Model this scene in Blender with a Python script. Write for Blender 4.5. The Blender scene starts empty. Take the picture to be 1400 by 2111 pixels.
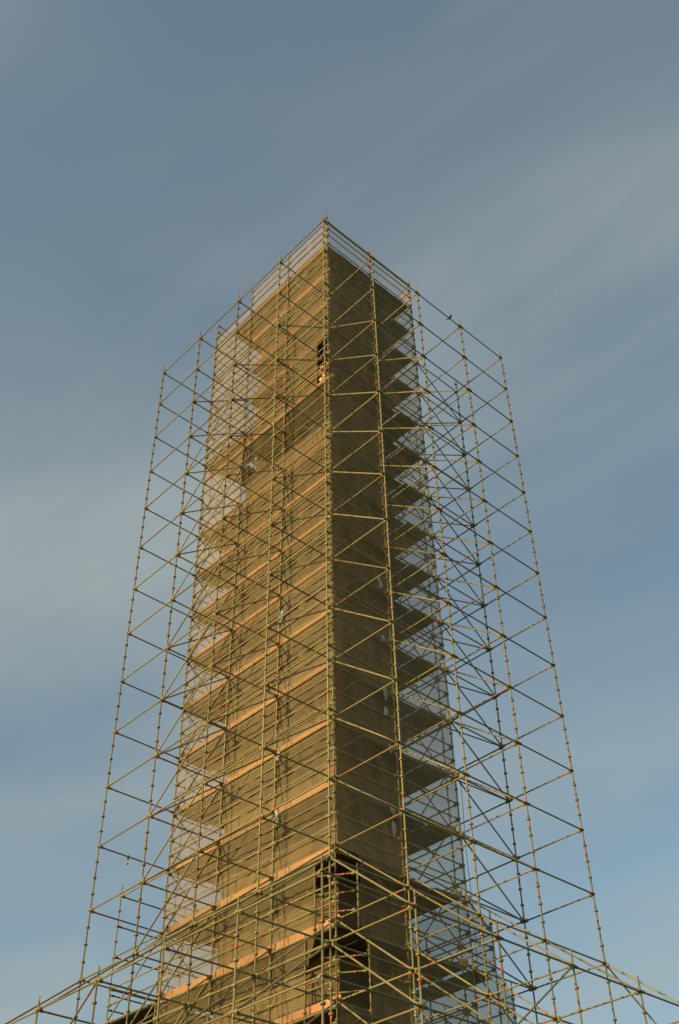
import bpy, math, random
from mathutils import Vector, Matrix

S = bpy.context.scene
COL = S.collection
BX, BY, LIFT, Z0 = 2.599, 2.612, 2.0, 39.1      # bay lengths, lift height, height of the outer scaffold's top ledger
rnd = random.Random(7)

# ------------------------------------------------------------------ camera
cam_d = bpy.data.cameras.new('camera')
cam = bpy.data.objects.new('camera', cam_d)
COL.objects.link(cam)
S.camera = cam
cam_d.sensor_fit = 'VERTICAL'
cam_d.sensor_height = 36.0
cam_d.lens = 39.30
cam_d.clip_end = 5000
yaw, pitch, roll = 0.812815, 0.733619, -0.020494
fw = Vector((math.cos(pitch)*math.cos(yaw), math.cos(pitch)*math.sin(yaw), math.sin(pitch)))
rt = Vector((math.sin(yaw), -math.cos(yaw), 0)); up = rt.cross(fw)
R_ = math.cos(roll)*rt + math.sin(roll)*up
U_ = -math.sin(roll)*rt + math.cos(roll)*up
m = Matrix((R_, U_, -fw)).transposed().to_4x4()
m.translation = Vector((-16.6246-BX, -18.1313-BY, Z0-37.4201))
cam.matrix_world = m

# ------------------------------------------------------------------ sun and sky
SUN_EL = math.radians(17)
sun_dir = Vector((-1.0, 0.20, 0)).normalized()*math.cos(SUN_EL) + Vector((0, 0, math.sin(SUN_EL)))
sd = bpy.data.lights.new('sun', 'SUN')
sd.energy = 5.0
sd.angle = math.radians(0.6)
sd.color = (1.0, 0.73, 0.36)
sun = bpy.data.objects.new('sun', sd)
COL.objects.link(sun)
sun.rotation_euler = sun_dir.to_track_quat('Z', 'Y').to_euler()
sun.location = sun_dir*200

W = bpy.data.worlds.new('World'); S.world = W; W.use_nodes = True
nt = W.node_tree; N = nt.nodes; L = nt.links
bg = N['Background']; bg.inputs[1].default_value = 0.15
sky = N.new('ShaderNodeTexSky'); sky.sky_type = 'NISHITA'; sky.sun_disc = False
sky.sun_elevation = SUN_EL; sky.sun_rotation = math.atan2(sun_dir.x, sun_dir.y)
sky.air_density = 1.0; sky.dust_density = 1.2; sky.ozone_density = 1.0
tc = N.new('ShaderNodeTexCoord')
sep = N.new('ShaderNodeSeparateXYZ'); L.new(tc.outputs['Generated'], sep.inputs[0])
zc = N.new('ShaderNodeMath'); zc.operation = 'MAXIMUM'; zc.inputs[1].default_value = 0.06
L.new(sep.outputs['Z'], zc.inputs[0])
dx = N.new('ShaderNodeMath'); dx.operation = 'DIVIDE'; L.new(sep.outputs['X'], dx.inputs[0]); L.new(zc.outputs[0], dx.inputs[1])
dy = N.new('ShaderNodeMath'); dy.operation = 'DIVIDE'; L.new(sep.outputs['Y'], dy.inputs[0]); L.new(zc.outputs[0], dy.inputs[1])
cmb = N.new('ShaderNodeCombineXYZ'); L.new(dx.outputs[0], cmb.inputs[0]); L.new(dy.outputs[0], cmb.inputs[1])
def cloud(rot, sc, scale, detail, rough, lo, hi, seed):
    m0 = N.new('ShaderNodeMapping'); L.new(cmb.outputs[0], m0.inputs[0])
    m0.inputs['Rotation'].default_value = (0, 0, math.radians(-rot))
    mp = N.new('ShaderNodeMapping'); L.new(m0.outputs[0], mp.inputs[0]); mp.inputs['Scale'].default_value = sc
    mp.inputs['Location'].default_value = (seed, seed*0.7, 0)
    no = N.new('ShaderNodeTexNoise'); no.inputs['Scale'].default_value = scale; no.inputs['Detail'].default_value = detail
    no.inputs['Roughness'].default_value = rough; no.inputs['Distortion'].default_value = 0.35
    L.new(mp.outputs[0], no.inputs['Vector'])
    mr = N.new('ShaderNodeMapRange'); mr.interpolation_type = 'SMOOTHSTEP'
    mr.inputs[1].default_value = lo; mr.inputs[2].default_value = hi
    L.new(no.outputs['Fac'], mr.inputs[0])
    return mr.outputs[0]
c1 = cloud(94, (0.65, 1.2, 1), 0.95, 4.0, 0.5, 0.36, 0.72, 0.8)
c2 = cloud(99, (0.4, 1.9, 1), 1.35, 9.0, 0.63, 0.45, 0.74, 50.2)
ad = N.new('ShaderNodeMath'); ad.operation = 'MULTIPLY_ADD'; ad.inputs[1].default_value = 0.46; ad.inputs[2].default_value = 0.20
L.new(c1, ad.inputs[0])
ad2 = N.new('ShaderNodeMath'); ad2.operation = 'MULTIPLY_ADD'; ad2.inputs[1].default_value = 0.27; ad2.use_clamp = True
L.new(c2, ad2.inputs[0]); L.new(ad.outputs[0], ad2.inputs[2])
mixc = N.new('ShaderNodeMix'); mixc.data_type = 'RGBA'
L.new(ad2.outputs[0], mixc.inputs[0]); L.new(sky.outputs[0], mixc.inputs[6]); mixc.inputs[7].default_value = (2.58, 2.68, 2.88, 1)
tint = N.new('ShaderNodeMix'); tint.data_type = 'RGBA'; tint.blend_type = 'MULTIPLY'; tint.inputs[0].default_value = 1.0
L.new(mixc.outputs[2], tint.inputs[6]); tint.inputs[7].default_value = (0.96, 1.06, 0.97, 1)
L.new(tint.outputs[2], bg.inputs[0])

S.view_settings.view_transform = 'Standard'; S.view_settings.look = 'None'
S.view_settings.exposure = 0.0; S.view_settings.gamma = 1.0
S.view_settings.use_curve_mapping = False
S.cycles.transparent_max_bounces = 40
S.cycles.max_bounces = 8

# ------------------------------------------------------------------ materials
def mat(name, col, rough=0.6, metal=0.0, var=0.25, scale=3.0, spec=0.3, bump=0.0):
    ma = bpy.data.materials.new(name); ma.use_nodes = True
    n = ma.node_tree.nodes; l = ma.node_tree.links; b = n['Principled BSDF']
    b.inputs['Roughness'].default_value = rough; b.inputs['Metallic'].default_value = metal
    b.inputs['Specular IOR Level'].default_value = spec
    g = n.new('ShaderNodeNewGeometry')
    no = n.new('ShaderNodeTexNoise'); no.inputs['Scale'].default_value = scale; no.inputs['Detail'].default_value = 4
    l.new(g.outputs['Position'], no.inputs['Vector'])
    oi = n.new('ShaderNodeObjectInfo')
    sm = n.new('ShaderNodeMath'); sm.operation = 'MULTIPLY_ADD'; sm.inputs[1].default_value = 0.5
    l.new(oi.outputs['Random'], sm.inputs[0]); 
    hf = n.new('ShaderNodeMath'); hf.operation = 'MULTIPLY'; hf.inputs[1].default_value = 0.5
    l.new(no.outputs['Fac'], hf.inputs[0]); l.new(hf.outputs[0], sm.inputs[2])
    r = n.new('ShaderNodeMapRange'); r.inputs[3].default_value = 1-var; r.inputs[4].default_value = 1+var
    l.new(sm.outputs[0], r.inputs[0])
    vm = n.new('ShaderNodeVectorMath'); vm.operation = 'SCALE'; vm.inputs[0].default_value = col
    l.new(r.outputs[0], vm.inputs['Scale']); l.new(vm.outputs[0], b.inputs['Base Color'])
    if bump:
        bp = n.new('ShaderNodeBump'); bp.inputs['Strength'].default_value = bump; bp.inputs['Distance'].default_value = 0.02
        l.new(no.outputs['Fac'], bp.inputs['Height']); l.new(bp.outputs[0], b.inputs['Normal'])
    return ma
M_STEEL = mat('weathered_steel', (0.25, 0.21, 0.088), 0.5, 0.15, 0.5, 2.0)
M_RED = mat('red_marker_paint', (0.50, 0.10, 0.03), 0.5, 0, 0.15)
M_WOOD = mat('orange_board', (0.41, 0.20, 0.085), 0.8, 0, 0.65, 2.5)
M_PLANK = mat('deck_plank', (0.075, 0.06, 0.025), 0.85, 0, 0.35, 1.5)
M_STONE = mat('buff_stone', (0.14, 0.10, 0.05), 0.9, 0, 0.2, 1.2, 0.2, 0.3)
M_GROUND = mat('dry_ground', (0.085, 0.083, 0.037), 0.95, 0, 0.3, 0.08)
M_BIRD = mat('dark_plumage', (0.07, 0.06, 0.045), 0.7, 0, 0.2, 20)
M_BEAK = mat('beak_horn', (0.12, 0.10, 0.05), 0.5)
M_SACK = mat('pale_timber', (0.70, 0.50, 0.20), 0.8, 0, 0.2, 6)
M_ROPE = mat('dark_rope', (0.06, 0.055, 0.045), 0.9)

def net_mat(name, col, transp, tcol):
    ma = bpy.data.materials.new(name); ma.use_nodes = True
    n = ma.node_tree.nodes; l = ma.node_tree.links
    out = n['Material Output']; n.remove(n['Principled BSDF'])
    d = n.new('ShaderNodeBsdfDiffuse'); t = n.new('ShaderNodeBsdfTranslucent'); tr = n.new('ShaderNodeBsdfTransparent')
    d.inputs[0].default_value = (*col, 1); t.inputs[0].default_value = (*tcol, 1)
    a = n.new('ShaderNodeMixShader'); a.inputs[0].default_value = 0.35
    l.new(d.outputs[0], a.inputs[1]); l.new(t.outputs[0], a.inputs[2])
    g = n.new('ShaderNodeNewGeometry')
    no = n.new('ShaderNodeTexNoise'); no.inputs['Scale'].default_value = 1.1; no.inputs['Detail'].default_value = 6; no.inputs['Roughness'].default_value = 0.7
    mp = n.new('ShaderNodeMapping'); mp.inputs['Scale'].default_value = (2.2, 2.2, 0.55)
    l.new(g.outputs['Position'], mp.inputs[0]); l.new(mp.outputs[0], no.inputs['Vector'])
    wv = n.new('ShaderNodeTexNoise'); wv.inputs['Scale'].default_value = 45; wv.inputs['Detail'].default_value = 2
    l.new(g.outputs['Position'], wv.inputs['Vector'])
    sm = n.new('ShaderNodeMath'); sm.operation = 'MULTIPLY_ADD'; sm.inputs[1].default_value = 1.6; l.new(no.outputs['Fac'], sm.inputs[0]); l.new(wv.outputs['Fac'], sm.inputs[2])
    r = n.new('ShaderNodeMapRange'); r.inputs[1].default_value = 0.75; r.inputs[2].default_value = 1.85
    r.inputs[3].default_value = transp-0.10; r.inputs[4].default_value = transp+0.10
    l.new(sm.outputs[0], r.inputs[0])
    oi = n.new('ShaderNodeObjectInfo')
    pv = n.new('ShaderNodeMath'); pv.operation = 'MULTIPLY_ADD'; pv.inputs[1].default_value = 0.10; pv.use_clamp = True
    of = n.new('ShaderNodeMath'); of.operation = 'SUBTRACT'; of.inputs[1].default_value = 0.05
    l.new(r.outputs[0], of.inputs[0]); l.new(oi.outputs['Random'], pv.inputs[0]); l.new(of.outputs[0], pv.inputs[2])
    mx = n.new('ShaderNodeMixShader'); l.new(pv.outputs[0], mx.inputs[0]); l.new(a.outputs[0], mx.inputs[1]); l.new(tr.outputs[0], mx.inputs[2])
    l.new(mx.outputs[0], out.inputs[0])
    return ma
M_NET = net_mat('debris_netting', (0.58, 0.455, 0.25), 0.68, (0.52, 0.40, 0.21))
M_THIN = net_mat('thin_netting', (0.50, 0.41, 0.22), 0.80, (0.45, 0.36, 0.2))
M_NET_LOW = net_mat('lower_netting', (0.50, 0.40, 0.21), 0.71, (0.45, 0.35, 0.18))  # slightly darker, more see-through netting for the lower lifts and skirt
M_FLAP = net_mat('pale_plastic', (0.62, 0.64, 0.66), 0.25, (0.6, 0.6, 0.6))

# ------------------------------------------------------------------ helpers
class MB:
    def __init__(s): s.v = []; s.f = []; s.mi = []
    def cyl(s, p0, p1, r0, r1=None, n=8, mi=0, cap=True):
        r1 = r0 if r1 is None else r1
        p0 = Vector(p0); p1 = Vector(p1); d = (p1-p0).normalized()
        a = d.orthogonal().normalized(); b = d.cross(a); k = len(s.v)
        for p, r in ((p0, r0), (p1, r1)):
            for i in range(n):
                t = 2*math.pi*i/n; s.v.append(p+a*r*math.cos(t)+b*r*math.sin(t))
        for i in range(n):
            j = (i+1) % n; s.f.append((k+i, k+j, k+n+j, k+n+i)); s.mi.append(mi)
        if cap:
            s.f.append(tuple(k+i for i in reversed(range(n)))); s.mi.append(mi)
            s.f.append(tuple(k+n+i for i in range(n))); s.mi.append(mi)
        return s
    def box(s, c, h, mi=0, rz=0.0):
        k = len(s.v); c = Vector(c); q = Matrix.Rotation(rz, 3, 'Z')
        for z in (-1, 1):
            for x, y in ((-1, -1), (1, -1), (1, 1), (-1, 1)): s.v.append(c+q@Vector((x*h[0], y*h[1], z*h[2])))
        for f in ((3, 2, 1, 0), (4, 5, 6, 7), (0, 1, 5, 4), (1, 2, 6, 5), (2, 3, 7, 6), (3, 0, 4, 7)):
            s.f.append(tuple(k+i for i in f)); s.mi.append(mi)
        return s
    def mesh(s, name, mats, smooth=False):
        me = bpy.data.meshes.new(name); me.from_pydata([tuple(v) for v in s.v], [], s.f)
        for x in mats: me.materials.append(x)
        me.polygons.foreach_set('material_index', s.mi)
        if smooth: me.polygons.foreach_set('use_smooth', [len(f) == 4 for f in s.f])
        me.update(); return me
def obj(name, me, parent=None, mw=None):
    o = bpy.data.objects.new(name, me); COL.objects.link(o)
    if parent: o.parent = parent
    if mw is not None: o.matrix_local = mw
    return o
def thing(name, label, cat, group=None):
    o = bpy.data.objects.new(name, None); COL.objects.link(o); o.empty_display_size = 0.3
    o['label'] = label; o['category'] = cat
    if group: o['group'] = group
    return o
def tag(o, label, cat, group=None):
    o['label'] = label; o['category'] = cat
    if group: o['group'] = group
    return o
def P(i, j, k): return Vector((i*BX, j*BY, Z0-LIFT*k))

TUBE = {}
def tube_mesh(ln, var, r):
    key = (round(ln, 3), var, r)
    if key not in TUBE:
        b = MB(); b.cyl((0, 0, 0.03), (0, 0, ln-0.03), r, n=8, cap=False)
        for z0, z1 in ((0.015, 0.15), (ln-0.15, ln-0.015)):         # wedge heads
            b.cyl((0, 0, z0), (0, 0, z1), r*1.6, n=6)
            zc = (z0+z1)/2; b.box((0.0, 0, zc), (r*0.5, r*2.3, 0.035))
        if var in (1, 3): b.cyl((0, 0, 0.30), (0, 0, 0.40), r*1.15, n=8, mi=1)
        if var in (2, 3): b.cyl((0, 0, ln-0.62), (0, 0, ln-0.53), r*1.15, n=8, mi=1)
        TUBE[key] = b.mesh('tube', (M_STEEL, M_RED), True)
    return TUBE[key]
def tube(name, a, b, parent, r=0.0242, var=None):
    d = b-a; ln = d.length
    if var is None: var = rnd.choice((0, 0, 0, 1, 2, 1) if name != 'mid_rail' else (0, 0, 0, 1))
    q = Vector((0, 0, 1)).rotation_difference(d.normalized()).to_matrix().to_4x4()
    off = Vector((rnd.uniform(-.004, .004), rnd.uniform(-.004, .004), rnd.uniform(-.012, .012)))
    q.translation = a+off
    return obj(name, tube_mesh(ln, var, r), parent, q)
STD = {}
def standard(i, j, ktop, parent, kbot=(Z0/LIFT), name='standard', dz=0.0, ro=0.0):
    top = P(i, j, ktop); bot = P(i, j, kbot); ln = top.z-bot.z
    sd_ = rnd.randrange(3); key = (round(ln, 3), sd_, round(ktop % 1, 2))
    if key not in STD:
        b = MB(); rr = random.Random(int(ln*10)+sd_)
        b.cyl((0, 0, 0), (0, 0, ln), 0.0242, n=8)
        # rosettes every half metre, aligned to the lift grid
        z = (ktop-math.floor(ktop*4)/4-0.25)*LIFT
        zz = ln-((math.ceil(ktop*4-1e-6)/4-ktop)*LIFT)
        while zz > 0.2:
            b.cyl((0, 0, zz-0.022), (0, 0, zz+0.022), 0.05, 0.062, n=8)
            zz -= 0.5
        zz = ln-0.9-rr.random()
        while zz > 1:
            b.cyl((0, 0, zz), (0, 0, zz+0.11), 0.0282, n=8, mi=1)
            zz -= rr.choice((2.0, 3.0, 3.0, 4.0))+rr.uniform(-.15, .15)
        zz = ln-2.3                                                       # spigot joints
        while zz > 1:
            b.cyl((0, 0, zz), (0, 0, zz+0.16), 0.0295, n=8); zz -= 3.0
        b.cyl((0, 0, ln), (0, 0, ln+0.17), 0.019, n=6)                    # open spigot
        STD[key] = b.mesh('standard', (M_STEEL, M_RED), True)
    q = Matrix.Rotation(rnd.uniform(0, 6.28), 4, 'Z'); q.translation = bot
    return obj(name, STD[key], parent, q)

# ------------------------------------------------------------------ setting
g = MB(); g.v = [Vector(v) for v in ((-1500, -1500, 0), (1500, -1500, 0), (1500, 1500, 0), (-1500, 1500, 0))]; g.f = [(0, 1, 2, 3)]; g.mi = [0]
ground = obj('ground', g.mesh('ground', (M_GROUND,))); ground['kind'] = 'structure'

# ------------------------------------------------------------------ the stone tower inside the netting
CX0, CX1, CY0, CY1 = 1.28, 2*BX-1.28, 1.28, 3*BY-1.28
tw = thing('stone_tower', 'buff stone tower hidden behind the scaffold netting', 'tower')
b = MB(); b.box(((CX0+CX1)/2, (CY0+CY1)/2, 17.05), ((CX1-CX0)/2, (CY1-CY0)/2, 17.05)); obj('shaft', b.mesh('shaft', (M_STONE,)), tw)
CY2 = 6.0
b = MB(); b.box(((CX0+CX1)/2, (CY0+CY2)/2, 38.4), ((CX1-CX0)/2-.05, (CY2-CY0)/2, 4.3)); obj('upper_shaft', b.mesh('upper_shaft', (M_STONE,)), tw)
for cx in (CX0+.3, CX1-.3):
    for cy in (CY0+.3, CY1-.3):
        b = MB(); b.box((cx, cy, 15.5), (0.36, 0.36, 15.5)); obj('corner_pilaster', b.mesh('pilaster', (M_STONE,)), tw)
for z in (9.5, 17.2, 24.9, 30.7):
    b = MB(); b.box(((CX0+CX1)/2, (CY0+CY1)/2, z), ((CX1-CX0)/2+.10, (CY1-CY0)/2+.10, .16)); obj('string_course', b.mesh('course', (M_STONE,)), tw)

# ------------------------------------------------------------------ inner scaffold that carries the netting
inn = thing('tower_scaffold', 'netted inner scaffold of boarded decks wrapped tightly round the stone tower', 'scaffold')
for i in range(3):
    for j in range(4):
        if i in (0, 2) or j in (0, 3):
            o_ = -.045 if (i, j) == (0, 0) else 0
            standard(i+o_, j+o_, -2.35 if (j == 3) else -2.9, inn)
FACES = []                                            # (start, end) of each bay, by face
FACES += [('left', P(0, j, 0), P(0, j+1, 0), Vector((-1, 0, 0)), j) for j in range(3)]
FACES += [('right', P(i, 0, 0), P(i+1, 0, 0), Vector((0, -1, 0)), i) for i in range(2)]
FACES += [('rear', P(2, j, 0), P(2, j+1, 0), Vector((1, 0, 0)), j) for j in range(3)]
FACES += [('far', P(i, 3, 0), P(i+1, 3, 0), Vector((0, 1, 0)), i) for i in range(2)]
def lev(p, k): return Vector((p.x, p.y, Z0-LIFT*k))
BOT = 16
def board_mesh(ln, wood):
    b = MB(); b.box((ln/2, 0, 0.10), (ln/2-0.03, 0.02, 0.10)); return b.mesh('toe_board', (wood,))
TB = {}
def plank_mesh(ln, w):
    b = MB(); n = max(2, round(w/0.235)); pw = w/n; rr = random.Random(int(ln*100))
    for a in range(n):
        e0 = rr.uniform(0, .03); b.box((ln/2, (a+0.5)*pw, -0.03+rr.uniform(-.006, .006)), (ln/2-e0, pw/2-0.006, 0.022))
    return b.mesh('deck', (M_PLANK,))
PK = {}
def deck(x0, y0, x1, y1, k, parent, along, name='deck_platform'):
    ln, w = (x1-x0, y1-y0) if along == 'x' else (y1-y0, x1-x0)
    key = (round(ln, 3), round(w, 3))
    if key not in PK: PK[key] = plank_mesh(ln, w)
    q = Matrix.Identity(4) if along == 'x' else Matrix(((0, 1, 0, 0), (1, 0, 0, 0), (0, 0, 1, 0), (0, 0, 0, 1)))
    q = q.copy(); q.translation = Vector((x0, y0, Z0-LIFT*k))
    return obj(name, PK[key], parent, q)
D = 1.16
XE, YE = 2*BX, 3*BY
for k in range(-2, BOT+1):
    for face, a, e, nrm, idx in FACES:
        kk = 2.45 if (k == 3 and face == 'left') else k
        tube('ledger', lev(a, kk+.06), lev(e, kk+.06), inn)
        if not (k == -2 and face == 'left' and idx == 2):
            tube('top_rail', lev(a, kk-.5), lev(e, kk-.5), inn)
        tube('mid_rail', lev(a, kk-.25), lev(e, kk-.25), inn, r=0.021)
        if face == 'left': tube('knee_rail', lev(a, kk-.37)-nrm*.13, lev(e, kk-.37)-nrm*.13, inn, r=0.02); tube('net_rail', lev(a, kk-.75), lev(e, kk-.75), inn, r=0.018) if k > -2 else None
        if k == -2 and not (face == 'left' and idx == 2):
            tube('parapet_rail', lev(a, kk-.75), lev(e, kk-.75), inn)
        # toe board just inside the rails
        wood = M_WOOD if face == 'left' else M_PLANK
        d = (e-a); ln = d.length; key = (round(ln, 3), wood.name)
        if key not in TB: TB[key] = board_mesh(ln, wood)
        xa = d.normalized(); q = Matrix((xa, -nrm, Vector((0, 0, 1)))).transposed().to_4x4()
        q.translation = lev(a, kk)-nrm*(0.17 if kk != 2.45 else 0.10)
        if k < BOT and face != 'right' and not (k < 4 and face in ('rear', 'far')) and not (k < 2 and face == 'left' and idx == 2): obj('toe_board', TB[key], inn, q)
        # deck bay
        if k == -2: continue
        if k < 4 and k != 2 and ((face in ('left', 'rear') and idx == 2) or face == 'far'): continue
        if face == 'left': deck(.2, a.y+.02, .2+D-.1, e.y-.02, kk, inn, 'y')
        if face == 'rear': deck(XE-.1-D, a.y+.02, XE-.2, e.y-.02, kk, inn, 'y')
        if face == 'right': deck(max(a.x, 1.3), .2, min(e.x, XE-1.3), .2+D-.1, k, inn, 'x')
        if face == 'far': deck(max(a.x, 1.3), YE-.1-D, min(e.x, XE-1.3), YE-.2, k, inn, 'x')
for j in range(3):
    for i in range(2): deck(i*BX+(.12 if i == 0 else -.01), j*BY+(.12 if j == 0 else -.01), (i+1)*BX-.02, (j+1)*BY-.02 if j < 2 else (j+.6)*BY, -2, inn, 'y')
for k in range(-1, BOT):
    if k >= 3: tube('diagonal_brace', P(0, 3, k+1), P(0, 2, k), inn)
    tube('diagonal_brace', P(2, 0, k+1), P(2, 1, k), inn)
    tube('diagonal_brace', P(2, 1, k), P(2, 2, k+1), inn)
    tube('diagonal_brace', P(0, 3, k), P(1, 3, k+1), inn)
    tube('diagonal_brace', P(1, 3, k+1), P(2, 3, k), inn)
    # transoms under the decks, tying the ring together near its open corners
    for y in (0.5, 1.0):
        tube('transom', P(2, y, k+.03), P(2, y, k+.03)+Vector((-1.15, 0, 0)), inn)
    for x in (0.5,):
        tube('transom', P(x, 3, k+.03), P(x, 3, k+.03)+Vector((0, -1.15, 0)), inn)
# access bays at the lower corner: extra posts, short rails
for (fx, fy, k0, k1) in ((0, .82, 12.2, 13.1), (0, 1.2, 13.1, 14.3), (.8, 0, 12.2, 13.0), (1.15, 0, 13.15, 14.3)):
    standard(fx/BX, fy/BY, k0, inn, k1, name='access_post')
for k in (12.25, 12.5, 12.75, 13.3, 13.5, 13.75):
    w = .8 if k < 13 else 1.15
    tube('access_rail', P(0, 0, k)+Vector((w, 0.02, 0)), P(0, 0, k)+Vector((w-.75, 1.05, 0)), inn, var=1)

# ------------------------------------------------------------------ debris netting
NM = {}
def net_mesh(w, h, var, material=None, skew=0.0):
    material = material or M_NET
    key = (round(w, 3), round(h, 3), var, material.name, skew)
    if key not in NM:
        rr = random.Random(var*31+int(w*10)+int(h*7)); n, mv = 22, 6; b = MB()
        ph = [rr.uniform(0, 6.28) for _ in range(4)]
        for y in range(mv+1):
            for x in range(n+1):
                u, v = x/n, y/mv
                e = math.sin(math.pi*u)*math.sin(math.pi*v)
                dd = e*(0.04+0.028*math.sin(5*u*math.pi+ph[0])*math.sin(2*v*3.1+ph[1])+0.022*math.sin(21*u+ph[2]+4*v)+.012*math.sin(34*u+ph[3]-2*v))
                b.v.append(Vector((u*w+(1-u)*(skew*max(0, v-.55)/.45+(.05*math.sin(v*9+ph[3])+.03*math.sin(v*23) if skew else 0)), -dd, v*h)))
        for y in range(mv):
            for x in range(n):
                k = y*(n+1)+x; b.f.append((k, k+1, k+n+2, k+n+1)); b.mi.append(0)
        NM[key] = b.mesh('net', (material,), True)
    return NM[key]
INS = -.055
def net_panel(parent, a, e, nrm, k0, k1, inset=None, name='net_panel', material=None, skew=0.0):
    inset = INS if inset is None else inset
    d = e-a; xa = d.normalized(); za = Vector((0, 0, 1)); ya = -nrm
    q = Matrix((xa, ya, za)).transposed().to_4x4(); q.translation = lev(a, k1)-nrm*inset+za*0.004
    return obj(name, net_mesh(d.length, (k1-k0)*LIFT-.008, rnd.randrange(4), material, skew), parent, q)
nets = {
 'left': thing('debris_net', 'golden debris netting on the sunlit left face of the tower', 'netting', 'debris netting round the tower'),
 'right': thing('debris_net', 'dark shaded debris netting on the right face of the tower', 'netting', 'debris netting round the tower'),
 'rear': thing('debris_net', 'debris netting on the rear right face, seen through the shaded net', 'netting', 'debris netting round the tower'),
 'far': thing('debris_net', 'debris netting on the rear left face, seen through the golden net', 'netting', 'debris netting round the tower')}
for face, a, e, nrm, idx in FACES:
    top = -2.2 if (face == 'left' and idx == 2) else -2.75
    INS = .05 if face == 'left' else -.055
    net_panel(nets[face], a, e, nrm, top, -2)
    for k in range(-2, BOT+1):
        k0, k1 = k, k+1
        s = a; sk_ = 0.0
        u = (e-a).normalized()
        if face == 'left':
            if k == 2: k1 = 2.42
            if k == 3:
                k0 = 2.42
            if idx == 0:
                if k == 1: net_panel(nets[face], a, a+u*.72, nrm, 1, 1.12); net_panel(nets[face], a+u*.72, e, nrm, 1, 2); continue
                if k == 2: net_panel(nets[face], a+u*.72, e, nrm, 2, 2.42); continue
                if k == 12: s = a+u*.82; sk_ = .05
                if k == 13: s = a+u*1.2; sk_ = -.38
                if k == 14: continue
        if face == 'right' and idx == 0:
            if k == 12: s = a+u*.8; sk_ = .05
            if k == 13: s = a+u*1.15; sk_ = -.34
        mm = M_THIN if (face == 'left' and k == 3 and idx < 2) else (M_NET_LOW if k >= 12 else None)
        net_panel(nets[face], s, e, nrm, k0, k1, material=mm, skew=sk_)
# loose pale flaps by the seams
fl = MB()
def flap_mesh(seed):
    rr = random.Random(seed); b = MB(); n = 6; h = rr.uniform(.25, .5); w = rr.uniform(.05, .09)
    for i in range(n+1):
        z = -h*i/n; c = rr.uniform(-.05, .05); ww = w*(0.35+0.9*math.sin(math.pi*min(1, .15+.8*i/n)))*rr.uniform(.6, 1.1)
        b.v += [Vector((c-ww, rr.uniform(-.03, .0), z)), Vector((c, -.03-rr.uniform(0, .05), z-.03)), Vector((c+ww, rr.uniform(-.03, 0), z))]
    for i in range(n):
        for q in (0, 1):
            k = i*3+q; b.f.append((k, k+3, k+4, k+1)); b.mi.append(0)
    return b.mesh('flap', (M_FLAP,), True)
for t, k in enumerate((7.05, 8.25, 9.25, 9.62, 10.25, 11.25, 11.5)):
    p = P(.82, 0, k-.2); q = Matrix.Identity(4); q.translation = p+Vector((rnd.uniform(-.08, .08), -.10, 0)); obj('loose_flap', flap_mesh(t), nets['right'], q)
for t, k in enumerate((7.6, 10.25, 11.2)):
    q = Matrix.Rotation(-math.pi/2, 4, 'Z'); q.translation = P(0, .93, k-.2)+Vector((-.04, 0, 0)); obj('loose_flap', flap_mesh(20+t), nets['left'], q)

# netting skirt where the lower lifts step out on the right
sk = thing('debris_net_skirt', 'netting skirt flaring out at the lower right edge of the tower', 'netting')
prof = [(2.0, 12.0), (2.38, 12.28), (2.38, 12.9), (2.62, 13.2), (2.62, 17)]
b = MB(); ny = 9
for (x, k) in prof:
    for y in range(ny+1): b.v.append(P(x, 3*y/ny, k)+Vector((0.03*math.sin(y*2.1+k), 0.05, 0)))
for a in range(len(prof)-1):
    for y in range(ny): q = a*(ny+1)+y; b.f.append((q, q+1, q+ny+2, q+ny+1)); b.mi.append(0)
obj('side_sheet', b.mesh('skirt_side', (M_NET_LOW,)), sk)
b = MB()
for a in range(len(prof)-1):
    (x0, k0), (x1, k1) = prof[a], prof[a+1]; q = len(b.v)
    b.v += [P(2.012, 0, k0)+Vector((0, -.055, 0)), P(x0+.013, 0, k0)+Vector((0, -.055, 0)), P(x1+.013, 0, k1)+Vector((0, -.055, 0)), P(2.012, 0, k1)+Vector((0, -.055, 0))]
    b.f.append((q, q+1, q+2, q+3)); b.mi.append(0)
obj('front_sheet', b.mesh('skirt_front', (M_NET_LOW,)), sk)
standard(2.38, 0, 12.15, sk); standard(2.62, 0, 13.1, sk); standard(2.38, 1, 12.15, sk); standard(2.62, 1, 13.1, sk)
for k in (12.3, 12.6, 12.9, 13.4, 13.7, 14, 14.5, 15):
    x = 2.38 if k < 13 else 2.62
    tube('rail', P(x, 0, k), P(x, 1, k), sk); tube('rail', P(2, 0, k), P(x, 0, k), sk)
for k in (13, 14, 15):
    deck(2*BX+.05, .1, 2.6*BX-.1 if k > 13 else 2.36*BX, 2.5, k, sk, 'y')

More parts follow.
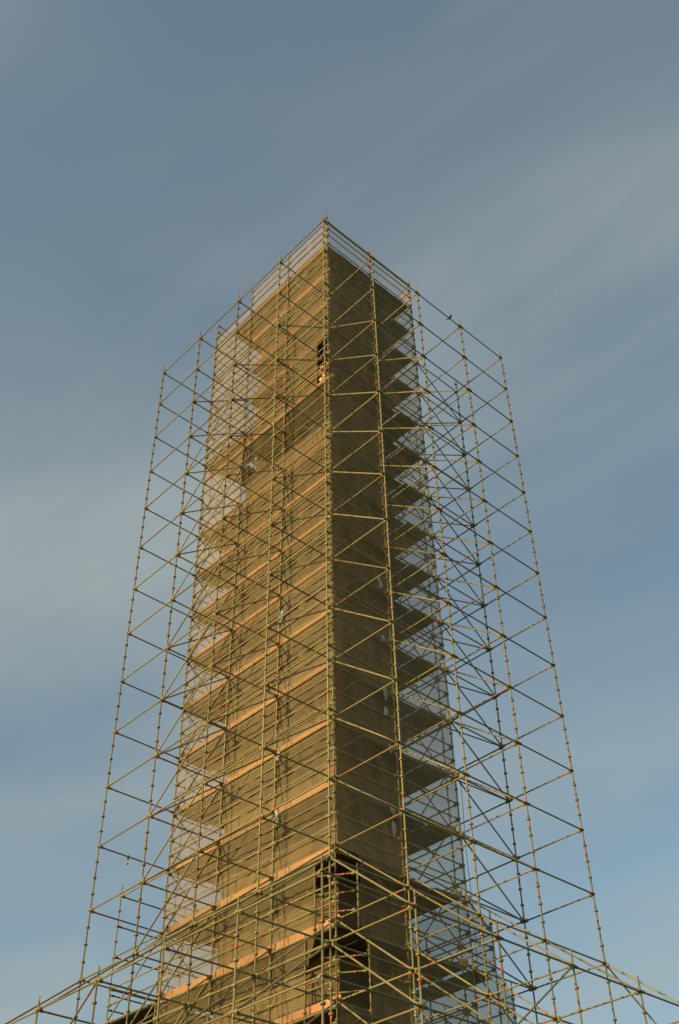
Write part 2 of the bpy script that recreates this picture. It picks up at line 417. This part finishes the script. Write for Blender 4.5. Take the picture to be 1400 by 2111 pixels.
# ------------------------------------------------------------------ outer scaffolds
KB = 17
lf = thing('outer_scaffold', 'open sunlit frame of tubes standing off the left face of the tower', 'scaffold', 'open tube frames round the tower')
for j in range(-1, 4): standard(-1, j, -.16, lf)
for k in range(0, KB):
    for j in range(-1, 3): tube('ledger', P(-1, j, k), P(-1, j+1, k), lf)
    for j in range(0, 4): tube('transom', P(-1, j, k), P(0, j, k), lf)
    if k >= 2:
        for j in (0, 1, 2):
            if rnd.random() > .06: tube('diagonal_brace', P(-1, j, k), P(0, j, k-1), lf)
    if k >= 3: tube('diagonal_brace', P(-1, 2, k+1), P(-1, 1, k), lf)
rf = thing('outer_scaffold', 'open frame of tubes standing off the shaded right face of the tower', 'scaffold', 'open tube frames round the tower')
for i in range(0, 4): standard(i, -1, -.16, rf)
for k in range(0, KB):
    for i in range(-1, 3): tube('ledger', P(i, -1, k), P(i+1, -1, k), rf)
    for i in range(0, 3): tube('transom', P(i, -1, k), P(i, 0, k), rf, var=rnd.choice((1, 1, 0, 3)))
    if k >= 2:
        for i in (0, 1, 2): tube('diagonal_brace', P(i, -1, k), P(i, 0, k-1), rf)
wg = thing('outer_scaffold', 'open frame of tubes behind the right edge of the tower, topped lower than its neighbour', 'scaffold', 'open tube frames round the tower')
for j in range(0, 4): standard(3, j, -.25 if j == 0 else -.2, wg)
for k in range(0, KB):
    if k: tube('ledger', P(3, -1, k), P(3, 0, k), wg)
    else: tube('ledger', P(3, -1, k), P(3, 0, k), wg)
    for j in range(0, 3): tube('ledger', P(3, j, k), P(3, j+1, k), wg)
    for j in range(0, 4):
        tube('transom', P(2, j, k), P(3, j, k), wg)
        if k >= 1: tube('diagonal_brace', P(2, j, k-1), P(3, j, k), wg)
    if k >= 1: tube('diagonal_brace', P(3, 0, k), P(3, 1, k-1), wg); tube('diagonal_brace', P(3, 2, k), P(3, 1, k-1), wg)

# low apron frames one bay further out
al = thing('apron_scaffold', 'low outermost tube frame running off the lower left corner of the picture', 'scaffold', 'low apron frames')
for j in range(-2, 5): standard(-2, j, 13.92, al)
for k in range(14, KB):
    for j in range(-2, 4): tube('ledger', P(-2, j, k), P(-2, j+1, k), al)
    for j in range(-1, 4): tube('transom', P(-2, j, k), P(-1, j, k), al)
    for j in range(-1, 4): tube('diagonal_brace', P(-1, j, k-1), P(-2, j, k), al)
tube('diagonal_brace', P(-2, 1, 14), P(-2, 2, 15), al)
ar = thing('apron_scaffold', 'low outermost tube frame running off the lower right corner of the picture', 'scaffold', 'low apron frames')
for i in range(-1, 5): standard(i, -2, 13.9, ar)
for k in range(14, KB):
    for i in range(-2, 4): tube('ledger', P(i, -2, k), P(i+1, -2, k), ar)
    for i in range(-1, 4): tube('transom', P(i, -2, k), P(i, -1, k), ar)
    for i in range(-1, 4): tube('diagonal_brace', P(i, -1, k-1), P(i, -2, k), ar)
tube('diagonal_brace', P(1, -2, 14), P(0, -2, 15), ar)
tube('diagonal_brace', P(3, -1, 13), P(3, -2, 15), ar)

# frame behind the left edge with a boarded landing
st = thing('landing_scaffold', 'narrow tube frame with a dark boarded landing at the lower left edge of the tower', 'scaffold')
standard(0, 4, 10.88, st); standard(1, 4, 10.88, st)
for k in (11, 12, 13, 14): tube('ledger', P(0, 4, k), P(0, 3, k), st); tube('ledger', P(1, 4, k), P(1, 3, k), st)
for k in (11, 11.5, 12, 12.5, 12.58, 12.8, 13): tube('transom', P(0, 4, k), P(1, 4, k), st)
tube('diagonal_brace', P(0, 3, 12), P(0, 4, 13), st); tube('diagonal_brace', P(0, 3, 13), P(0, 4, 14), st)
tube('rail', P(0, 4, 12.5), P(0, 3, 12.5), st); tube('rail', P(0, 4, 12.75), P(0, 3, 12.75), st)
deck(.05, 3*BY+.1, BX-.05, 4*BY-.05, 13, st, 'y')

# ------------------------------------------------------------------ small things
# bird on the top ledger
pb = P(1, -1, 0).lerp(P(2, -1, 0), .77)+Vector((0, 0, .035))
bird = thing('bird', 'small dark bird perched on the top right tube against the sky', 'bird'); bird.location = pb
def lathe(sec, n=10):
    b = MB()
    for (p, r) in sec:
        for i in range(n):
            t = 2*math.pi*i/n; b.v.append(Vector(p)+Vector((0, math.cos(t)*r, 0))+Vector((-.45, 0, .89))*math.sin(t)*r)
    for a in range(len(sec)-1):
        for i in range(n): j = (i+1) % n; b.f.append((a*n+i, a*n+j, a*n+n+j, a*n+n+i)); b.mi.append(0)
    b.f.append(tuple(range(n))); b.f.append(tuple((len(sec)-1)*n+i for i in reversed(range(n)))); b.mi += [0, 0]
    return b
body = lathe([((-.10, 0, -.02), .008), ((-.075, 0, .015), .028), ((-.04, 0, .05), .052), ((0, 0, .085), .062), ((.03, 0, .125), .052),
              ((.045, 0, .16), .036), ((.055, 0, .185), .034), ((.068, 0, .205), .030), ((.08, 0, .218), .012)])
obj('body', body.mesh('body', (M_BIRD,), True), bird)
b = MB(); b.cyl((.078, 0, .203), (.112, 0, .200), .009, .002, 6); obj('beak', b.mesh('beak', (M_BEAK,)), bird)
b = MB(); b.box((-.135, 0, -.03), (.06, .022, .006)); o = obj('tail', b.mesh('tail', (M_BIRD,)), bird); 
for s in (-1, 1):
    b = MB(); b.cyl((.005, s*.022, .05), (.01, s*.022, -.005), .006, .004, 6); obj('leg', b.mesh('leg', (M_BEAK,)), bird)
    w = lathe([((-.12, s*.035, -.02), .005), ((-.07, s*.05, .03), .018), ((-.02, s*.056, .075), .026), ((.02, s*.05, .12), .02), ((.03, s*.04, .14), .006)], 8)
    obj('wing', w.mesh('wing', (M_BIRD,), True), bird)
bird.rotation_euler = (0, 0, math.radians(-43)); bird.scale = (.95, .95, 1.25)

# pale timber offcuts stacked in the opening high at the corner
tm = thing('timber_offcuts', 'pale sunlit timber ends stacked in the dark opening high at the corner', 'timber')
for t in range(9):
    b = MB(); b.box((0, 0, 0), (.15+.06*rnd.random(), .055+.04*rnd.random(), .04+.03*rnd.random()))
    q = Matrix.Rotation(rnd.uniform(-.5, .5), 4, 'Z')@Matrix.Rotation(rnd.uniform(-.3, .3), 4, 'Y')
    q.translation = Vector((.25+rnd.uniform(-.08, .05), .28+.10*(t % 4)+rnd.uniform(-.04, .04), Z0-LIFT*2.45+.30+.15*(t//3)+ (.40 if t > 6 else 0)))
    obj('timber_end', b.mesh('timber', (M_SACK,)), tm, q)
# spare coupler hanging on a tube at the left
pc = P(-1, 3, 11).lerp(P(0, 3, 11), .41)
cp = thing('spare_coupler', 'spare coupler dangling from a cross tube at the lower left', 'coupler'); cp.location = pc
b = MB(); b.cyl((-.04, 0, 0), (.04, 0, 0), .045, n=10); b.box((0, 0, -.06), (.035, .03, .03)); obj('clamp', b.mesh('clamp', (M_STEEL,)), cp)
b = MB(); b.cyl((0, 0, -.08), (.01, 0, -.22), .014, n=6); b.box((.01, 0, -.23), (.025, .025, .018)); obj('bolt', b.mesh('bolt', (M_STEEL,)), cp)
# hoist rope down the right edge of the net
b = MB()
for off in (0.0,):
    pts = [P(2, 0, 9.9+.2*t)+Vector((.10+off*(.3+.05*t), -.1-.02*math.sin(t*.7), 0)) for t in range(17)]
    for a, e in zip(pts, pts[1:]): b.cyl(a, e, .009, n=6, cap=False)
tag(obj('hoist_rope', b.mesh('rope', (M_ROPE,))), 'thin dark hoist rope hanging down the right edge of the netting', 'rope')
